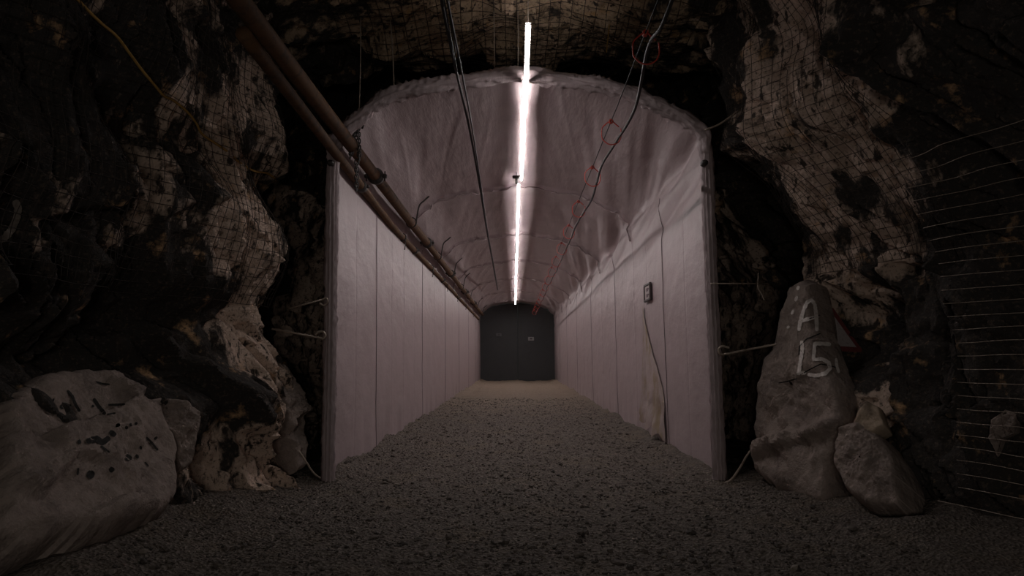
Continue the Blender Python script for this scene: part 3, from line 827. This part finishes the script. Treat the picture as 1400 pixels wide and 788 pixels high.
# ------------------------------------------------------------------ pipes, chain, hangers on the left
def pipe_line(pa, pb, r, label, couplings, ybend=None):
    pa, pb = Vector(pa), Vector(pb)
    o = MB().tube([pa.lerp(pb, t) + Vector((0, 0, -0.015 * abs(math.sin(t * 20)))) for t in np.linspace(0, 1, 60)], r, 16).build('steel_pipe', M['pipe'], None, origin=tuple(pa))
    tag(o, label, 'pipe')
    for Y in couplings:
        t = (Y - pa.y) / (pb.y - pa.y); c = pa.lerp(pb, t); m = MB()
        dirv = (pb - pa).normalized()
        m.tube([c - dirv * .09, c - dirv * .085, c - dirv * .03, c - dirv * .028, c + dirv * .028, c + dirv * .03, c + dirv * .085, c + dirv * .09],
               [r * 1.02, r * 1.32, r * 1.32, r * 1.5, r * 1.5, r * 1.32, r * 1.32, r * 1.02], 16)
        for sx in (-1, 1):
            m.box(c + Vector((sx * r * 1.6, 0, .0)), (r * .8, .07, r * .7), bev=.008)
            m.tube([c + Vector((sx * r * 1.65, 0, -r * .9)), c + Vector((sx * r * 1.65, 0, r * .9))], .011, 6)
        m.build('coupling', M['iron'], o)
    return o
p1a, p1b = P(330, 0, 5.05), P(655, 434, 37.5)
q = P(482, 200, 8.8)
pipe1 = (P(330, 0, 5.1), P(650, 423, 36.0))
# both pipes run parallel to the tunnel at fixed offsets
d1 = q.x; z1 = q.z
P1 = lambda Y: Vector((d1 - .0 * (Y - 8.8), Y, z1 - 0.0025 * (Y - 8.8)))
q2 = P(470, 224, 8.9)
P2 = lambda Y: Vector((q2.x - .012 * min(Y - 8.9, 4), Y, q2.z - .028 * min(Y - 8.9, 4) - .004 * max(Y - 12.9, 0)))
pipeA = pipe_line(P1(4.2), P1(43.5), .086, 'thick rusty steel pipe, upper of two hung along the left wall', [10.3, 16.4, 22.4, 28.6, 34.5])
pts = [P2(Y) for Y in np.r_[np.arange(5.4, 14, .3), np.arange(14, 43.3, 1.0)]]
pipeB = MB().tube(pts, .064, 14).build('steel_pipe', M['pipe'], None, origin=tuple(pts[0]))
tag(pipeB, 'thinner rusty steel pipe, lower of two hung along the left wall', 'pipe')
for Y in (10.0, 15.6, 21.5, 27.5):
    c = P2(Y); dv = (P2(Y + .1) - P2(Y - .1)).normalized()
    m = MB().tube([c - dv * .07, c - dv * .065, c + dv * .065, c + dv * .07], [.066, .086, .086, .066], 14)
    m.box(c + Vector((.095, 0, 0)), (.05, .06, .04), bev=.006); m.build('coupling', M['iron'], pipeB)
# chain at the mouth
top = P(489, 174, 8.82)
ch = empty('chain', top); tag(ch, 'dark chain looped round the rusty pipes at the tunnel mouth', 'chain')
def link(c, up, flip, L=.078, wd=.050, r=.009):
    up = Vector(up).normalized(); sd = up.cross(Vector((0, 1, 0))).normalized()
    if flip: sd = up.cross(sd).normalized()
    pts = []
    for k in range(16):
        a = 2 * math.pi * k / 16
        h = (L - wd) / 2 * (1 if math.sin(a) > 0 else -1)
        pts.append(Vector(c) + up * (math.sin(a) * wd / 2 + h) + sd * (math.cos(a) * wd / 2))
    return MB().tube(pts, r, 6, closed=True)
MB().tube(smooth_path([top + Vector((-.09, 0, .02)), top + Vector((-.03, -.02, .05)), top + Vector((.03, -.02, .02)), top + Vector((.08, 0, .0))], 6), .03, 8).build('hook', M['iron'], ch)
for sx, (bx, by) in ((-1, (484, 218)), (1, (490, 220))):
    b_ = P(bx, by, 8.82) + Vector((.03 * sx, -.08, 0)); a_ = top + Vector((.012 * sx, -.03, 0))
    n = 10
    for k in range(n):
        t0 = a_.lerp(b_, (k + .5) / n)
        link(t0, b_ - a_, k % 2).build('chain_link', M['iron'], ch)
a_ = P(490, 222, 8.82) + Vector((.0, -.09, 0)); b_ = P(489, 262, 8.82) + Vector((.0, -.07, 0)); n = 8
for k in range(n): link(a_.lerp(b_, (k + .5) / n), b_ - a_, k % 2).build('chain_link', M['iron'], ch)
ORD = ['first', 'second', 'third', 'fourth', 'fifth', 'sixth', 'seventh', 'eighth', 'ninth', 'tenth', 'eleventh', 'twelfth', 'thirteenth', 'fourteenth', 'fifteenth', 'sixteenth']
for k, Y in enumerate([13.9, 18.6, 22.6, 26.6, 31.0, 36.6, 42.0]):
    a = P1(Y); b = P2(Y)
    root = empty('pipe_hanger', (a.x, Y, roof_z(a.x + .25, Y))); tag(root, 'dark hook and ring holding the pipes, %s past the chain going in' % ORD[k], 'pipe hanger', 'pipe hangers along the left eave')
    rz = roof_z(a.x + .28, Y) - .01
    MB().tube(smooth_path([(a.x + .36, Y, roof_z(a.x + .36, Y) - .01), (a.x + .27, Y - .02, roof_z(a.x + .27, Y) - .035), (a.x + .16, Y - .02, roof_z(a.x + .16, Y) - .07), (a.x + .10, Y, a.z + .02)], 8), .018, 6).build('hook', M['iron'], root)
    ring = [(a.x + .105 * math.cos(t), Y, a.z + .105 * math.sin(t)) for t in np.linspace(0, 2 * math.pi, 20, endpoint=False)]
    MB().tube(ring, .014, 6, closed=True).build('ring', M['iron'], root)
    ring = [(b.x + .08 * math.cos(t), Y, b.z + .08 * math.sin(t)) for t in np.linspace(0, 2 * math.pi, 20, endpoint=False)]
    MB().tube(ring, .012, 6, closed=True).build('ring', M['iron'], root)
    MB().tube(smooth_path([(b.x + .06, Y, b.z - .02), (b.x + .07, Y - .01, b.z - .13), (b.x + .05, Y, b.z - .26)], 6), .01, 6).build('tail', M['iron'], root)

# ------------------------------------------------------------------ cables on the left of the lamp
cabA = [P(601, -12, 5.9), P(622, 90, 7.3), P(641, 172, 9.4), P(655, 250, 12.4), P(666, 318, 17.5), P(674, 362, 24), P(680, 397, 34)]
wire('black_cable', cabA, .016, 'black', 'thicker black cable of the pair running in under the left roof', 'cable', 14)
cabB = [P(609, -12, 5.9), P(630, 92, 7.3), P(645, 172, 9.4), P(657, 250, 12.4), P(667, 318, 17.5), P(675, 362, 24), P(681, 397, 34)]
wire('black_cable', cabB, .012, 'black', 'thinner black cable just right of the thicker one under the left roof', 'cable', 14)
cabC = [P(605, -12, 5.9), P(614, 40, 6.5), P(621, 75, 7.05), P(625, 98, 7.4)]
wire('grey_wire', cabC, .008, 'grey', 'thin grey wire between the two black cables at the roof, left side', 'wire', 10)
cabD = [P(612, -12, 5.95), P(617, 30, 6.45), P(622, 64, 7.0), P(622, 73, 7.05), P(615, 70, 7.05)]
wire('grey_wire', cabD, .007, 'grey', 'thin grey wire ending in a small hook beside the black cables', 'wire', 10)

# ------------------------------------------------------------------ right: messenger wire, grey cable, red hooks
mz0 = P(850, 130, 7.85)
MW = lambda Y: Vector((mz0.x - .004 * max(Y - 7.85, 0) + 0.0, Y, mz0.z - .006 * max(Y - 7.85, 0) + .02 * max(7.85 - Y, 0)))
ysm = np.r_[np.arange(4.6, 12, .5), np.arange(12, 43.5, 2.0)]
wire('messenger_wire', [MW(Y) for Y in ysm], .007, 'black', 'thin straight black wire carrying the red hooks along the right roof', 'wire', 3)
hookY = [6.35, 8.75, 10.9, 13.3, 15.7, 18.1, 20.5, 22.9, 25.3, 27.7, 30.1, 32.5, 34.9, 37.3, 39.7, 42.1]
cab = []
for k, Y in enumerate(hookY):
    p = MW(Y); b = Vector((p.x + .06, Y, p.z - .285))
    if k == 0:
        cab += [P(926, -18, 5.3), P(905, 35, 5.75)]
        b = P(886, 66, 6.35)
    cab.append(b)
    if k < len(hookY) - 1:
        rgk = random.Random(k)
        Ym = (Y + hookY[k + 1]) / 2; pm = MW(Ym)
        cab.append(Vector((pm.x + .05 + rgk.uniform(-.05, .07), Ym, pm.z - .31 + rgk.uniform(-.05, .05))))
wire('grey_cable', cab, .018, 'grey', 'thick wavy grey cable hung in the red hooks along the right roof', 'cable', 8)
hk = empty('cable_hook', (0, 0, 0))
R_ = .13
hpts = [(0, 0, .012), (-.05, 0, -.02), (-.115, 0, -.085), (-.125, 0, -.16), (-.115, 0, -.235), (-.05, 0, -.30), (.02, 0, -.315), (.09, 0, -.285), (.125, 0, -.22), (.13, 0, -.15), (.125, 0, -.10)]
MB().tube(smooth_path(hpts, 5), .0075, 6).build('ring', M['red'], hk)
MB().tube(smooth_path([(.012, 0, .012), (.05, 0, -.03), (.10, 0, -.075)], 5), .008, 6).build('gate', M['red'], hk)
m = MB()
for t in range(3): m.tube([(.022 * math.cos(a), -.02 + .02 * t + .006 * a / 6, .022 * math.sin(a)) for a in np.linspace(0, 6.28, 12)], .008, 5)
m.build('coil', M['red'], hk)
kids = list(hk.children)
for k, Y in enumerate(hookY):
    if k == 0: r = hk
    else:
        r = hk.copy(); COL.objects.link(r)
        for c in kids:
            d = c.copy(); COL.objects.link(d); d.parent = r
    r.location = MW(Y); r.rotation_euler = (0, 0, random.Random(40 + k).uniform(-.25, .25))
    tag(r, 'red open wire hook holding the grey cable, %s from the camera' % ORD[k], 'hook', 'red cable hooks along the right roof')

# ------------------------------------------------------------------ anchor rods between liner and rock
def rod(pts, r, label, hook=None, mt='galv'):
    root = empty('anchor_rod', pts[0]); tag(root, label, 'rod', 'anchor rods beside the tunnel mouth')
    MB().tube(smooth_path(pts, 6) if len(pts) > 2 else pts, r, 8).build('shaft', M[mt], root)
    if hook: MB().tube(smooth_path(hook, 8), r * 1.05, 8).build('eye', M[mt], root)
Y = 8.48
rod([P(372, 450, Y), P(437, 462, Y)], .014, 'lower hooked steel rod bracing the left liner edge', [P(437, 462, Y), P(442, 463, Y), P(445, 459, Y), P(442, 454, Y), P(436, 454, Y), P(431, 458, Y)])
rod([P(396, 422, Y), P(440, 410, Y)], .011, 'upper thin steel rod bracing the left liner edge', [P(440, 410, Y), P(446, 408, Y), P(448, 413, Y), P(443, 418, Y), P(437, 415, Y)])
rod([P(1085, 467, 8.35), P(1040, 475, Y), P(990, 485, Y)], .014, 'hooked steel rod from the painted slab to the right liner edge', [P(990, 485, Y), P(984, 484, Y), P(983, 477, Y), P(988, 474, Y), P(997, 476, Y)])
rod([P(972, 388, Y), P(1052, 388, Y + .3)], .009, 'thin level steel rod right of the liner at mid height', [P(1037, 374, Y + .22), P(1036, 392, Y + .22), P(1041, 402, Y + .22), P(1045, 411, Y + .22)])
rod([P(964, 178, Y), P(985, 169, Y), P(1012, 150, Y)], .012, 'steel rod tying the upper right liner corner to the rock')
rod([P(988, 662, 8.5), P(1000, 656, 8.45), P(1014, 636, 8.4), P(1022, 622, 8.35), P(1040, 600, 8.3)], .013, 'bent steel rod from the liner foot up to the right slab')
rod([P(438, 654, 8.5), P(428, 646, 8.45), P(415, 626, 8.4), P(408, 616, 8.4)], .011, 'bent steel rod at the left liner foot beside the rocks')

# yellow rope over the left rock
yr = [(100, -8, 5.2), (120, 14, 5.25), (140, 33, 5.35), (160, 50, 5.5), (178, 74, 5.7), (195, 97, 5.9), (212, 117, 6.1), (224, 131, 6.25), (238, 138, 6.4), (255, 152, 6.6), (268, 168, 6.8), (276, 183, 6.95),
      (293, 195, 7.15), (312, 208, 7.4), (330, 224, 7.65), (348, 234, 7.9), (365, 237, 8.1), (376, 244, 8.3)]
rp = []
for (x, y, Y) in yr:
    h = cast(bvhL, x, y); Yh = h[0].y if h else Y
    rp.append(min(max(Yh - .22, 4.3), 8.5))
rp = np.convolve(np.r_[rp[0], rp[0], rp, rp[-1], rp[-1]], np.ones(5) / 5, 'valid')
wire('yellow_rope', [P(t[0], t[1], min(float(Y), 8.45)) for t, Y in zip(yr, rp)], .013, 'rope', 'yellow rope trailing down across the upper left rock wall', 'rope', 6)

# ------------------------------------------------------------------ framed sign on the right wall
Ys = 12.7; zs = P(890.5, 400, Ys).z
sx_ = wall_x(zs, Ys, 1) - .03
sg = empty('wall_sign', (sx_, Ys, zs)); tag(sg, 'small framed sign fixed to the right fabric wall above the torn flap', 'sign')
MB().box((sx_, Ys, zs), (.02, .52, .27), bev=.006).build('panel', M['sign_white'], sg, smooth=False)
m = MB()
for dy in (-.27, .27): m.box((sx_ - .008, Ys + dy, zs), (.04, .045, .335), bev=.008)
for dz in (-.145, .145): m.box((sx_ - .008, Ys, zs + dz), (.04, .58, .045), bev=.008)
m.build('frame', M['sign_frame'], sg, smooth=False)
m = MB()
for dz in (-.06, .05):
    m.box((sx_ - .012, Ys + .02, zs + dz), (.006, .16, .06)); m.box((sx_ - .012, Ys - .11, zs + dz + .01), (.006, .05, .03))
m.build('printed_mark', M['sign_ink'], sg, smooth=False)

# ------------------------------------------------------------------ far end: dark double door
pe = np.stack([prof[::6, 0] * .999, np.full(len(prof[::6]), YF), prof[::6, 1] * .97], -1)
cx = (pe[0, 0] + pe[-1, 0]) / 2
def leaf(side, parent):
    m = MB()
    sel = pe[pe[:, 0] <= cx] if side < 0 else pe[pe[:, 0] >= cx]
    if side < 0: poly = np.concatenate([sel, [[cx - .015, YF, sel[-1, 2]], [cx - .015, YF, -.1]]])
    else: poly = np.concatenate([[[cx + .015, YF, -.1], [cx + .015, YF, sel[0, 2]]], sel])
    n = len(poly); back = poly + np.array([0, .08, 0])
    fs = [list(range(n)), list(range(2 * n - 1, n - 1, -1))] + [[i, i + n, (i + 1) % n + n, (i + 1) % n] for i in range(n)]
    m.add(np.concatenate([poly, back]), fs)
    m.box((cx + side * .08, YF - .01, 2.2), (.10, .02, 4.3), bev=.005)
    return m.build('door_leaf', M['door'], parent, smooth=False)
door = empty('door_1', (cx, YF, 0)); door['kind'] = 'structure'
leaf(-1, door); leaf(1, door)
for (x, y, wd, hh, mt, lab) in [(726, 463.5, .38, .24, 'plate', 'small pale plate on the right leaf of the dark end door'),
                                (682, 458, .36, .2, 'plate_dim', 'small dim grey plate on the left leaf of the dark end door')]:
    p = P(x, y, YF - .08)
    r = empty('door_plate', p); tag(r, lab, 'plate')
    MB().box(p, (wd, .02, hh), bev=.006).build('panel', M[mt], r, smooth=False)
    MB().box(p + Vector((0, -.012, 0)), (wd * .4, .006, hh * .35)).build('printed_mark', M['iron'], r, smooth=False)

for o in list(S.objects):
    if '_o' in o: del o['_o']
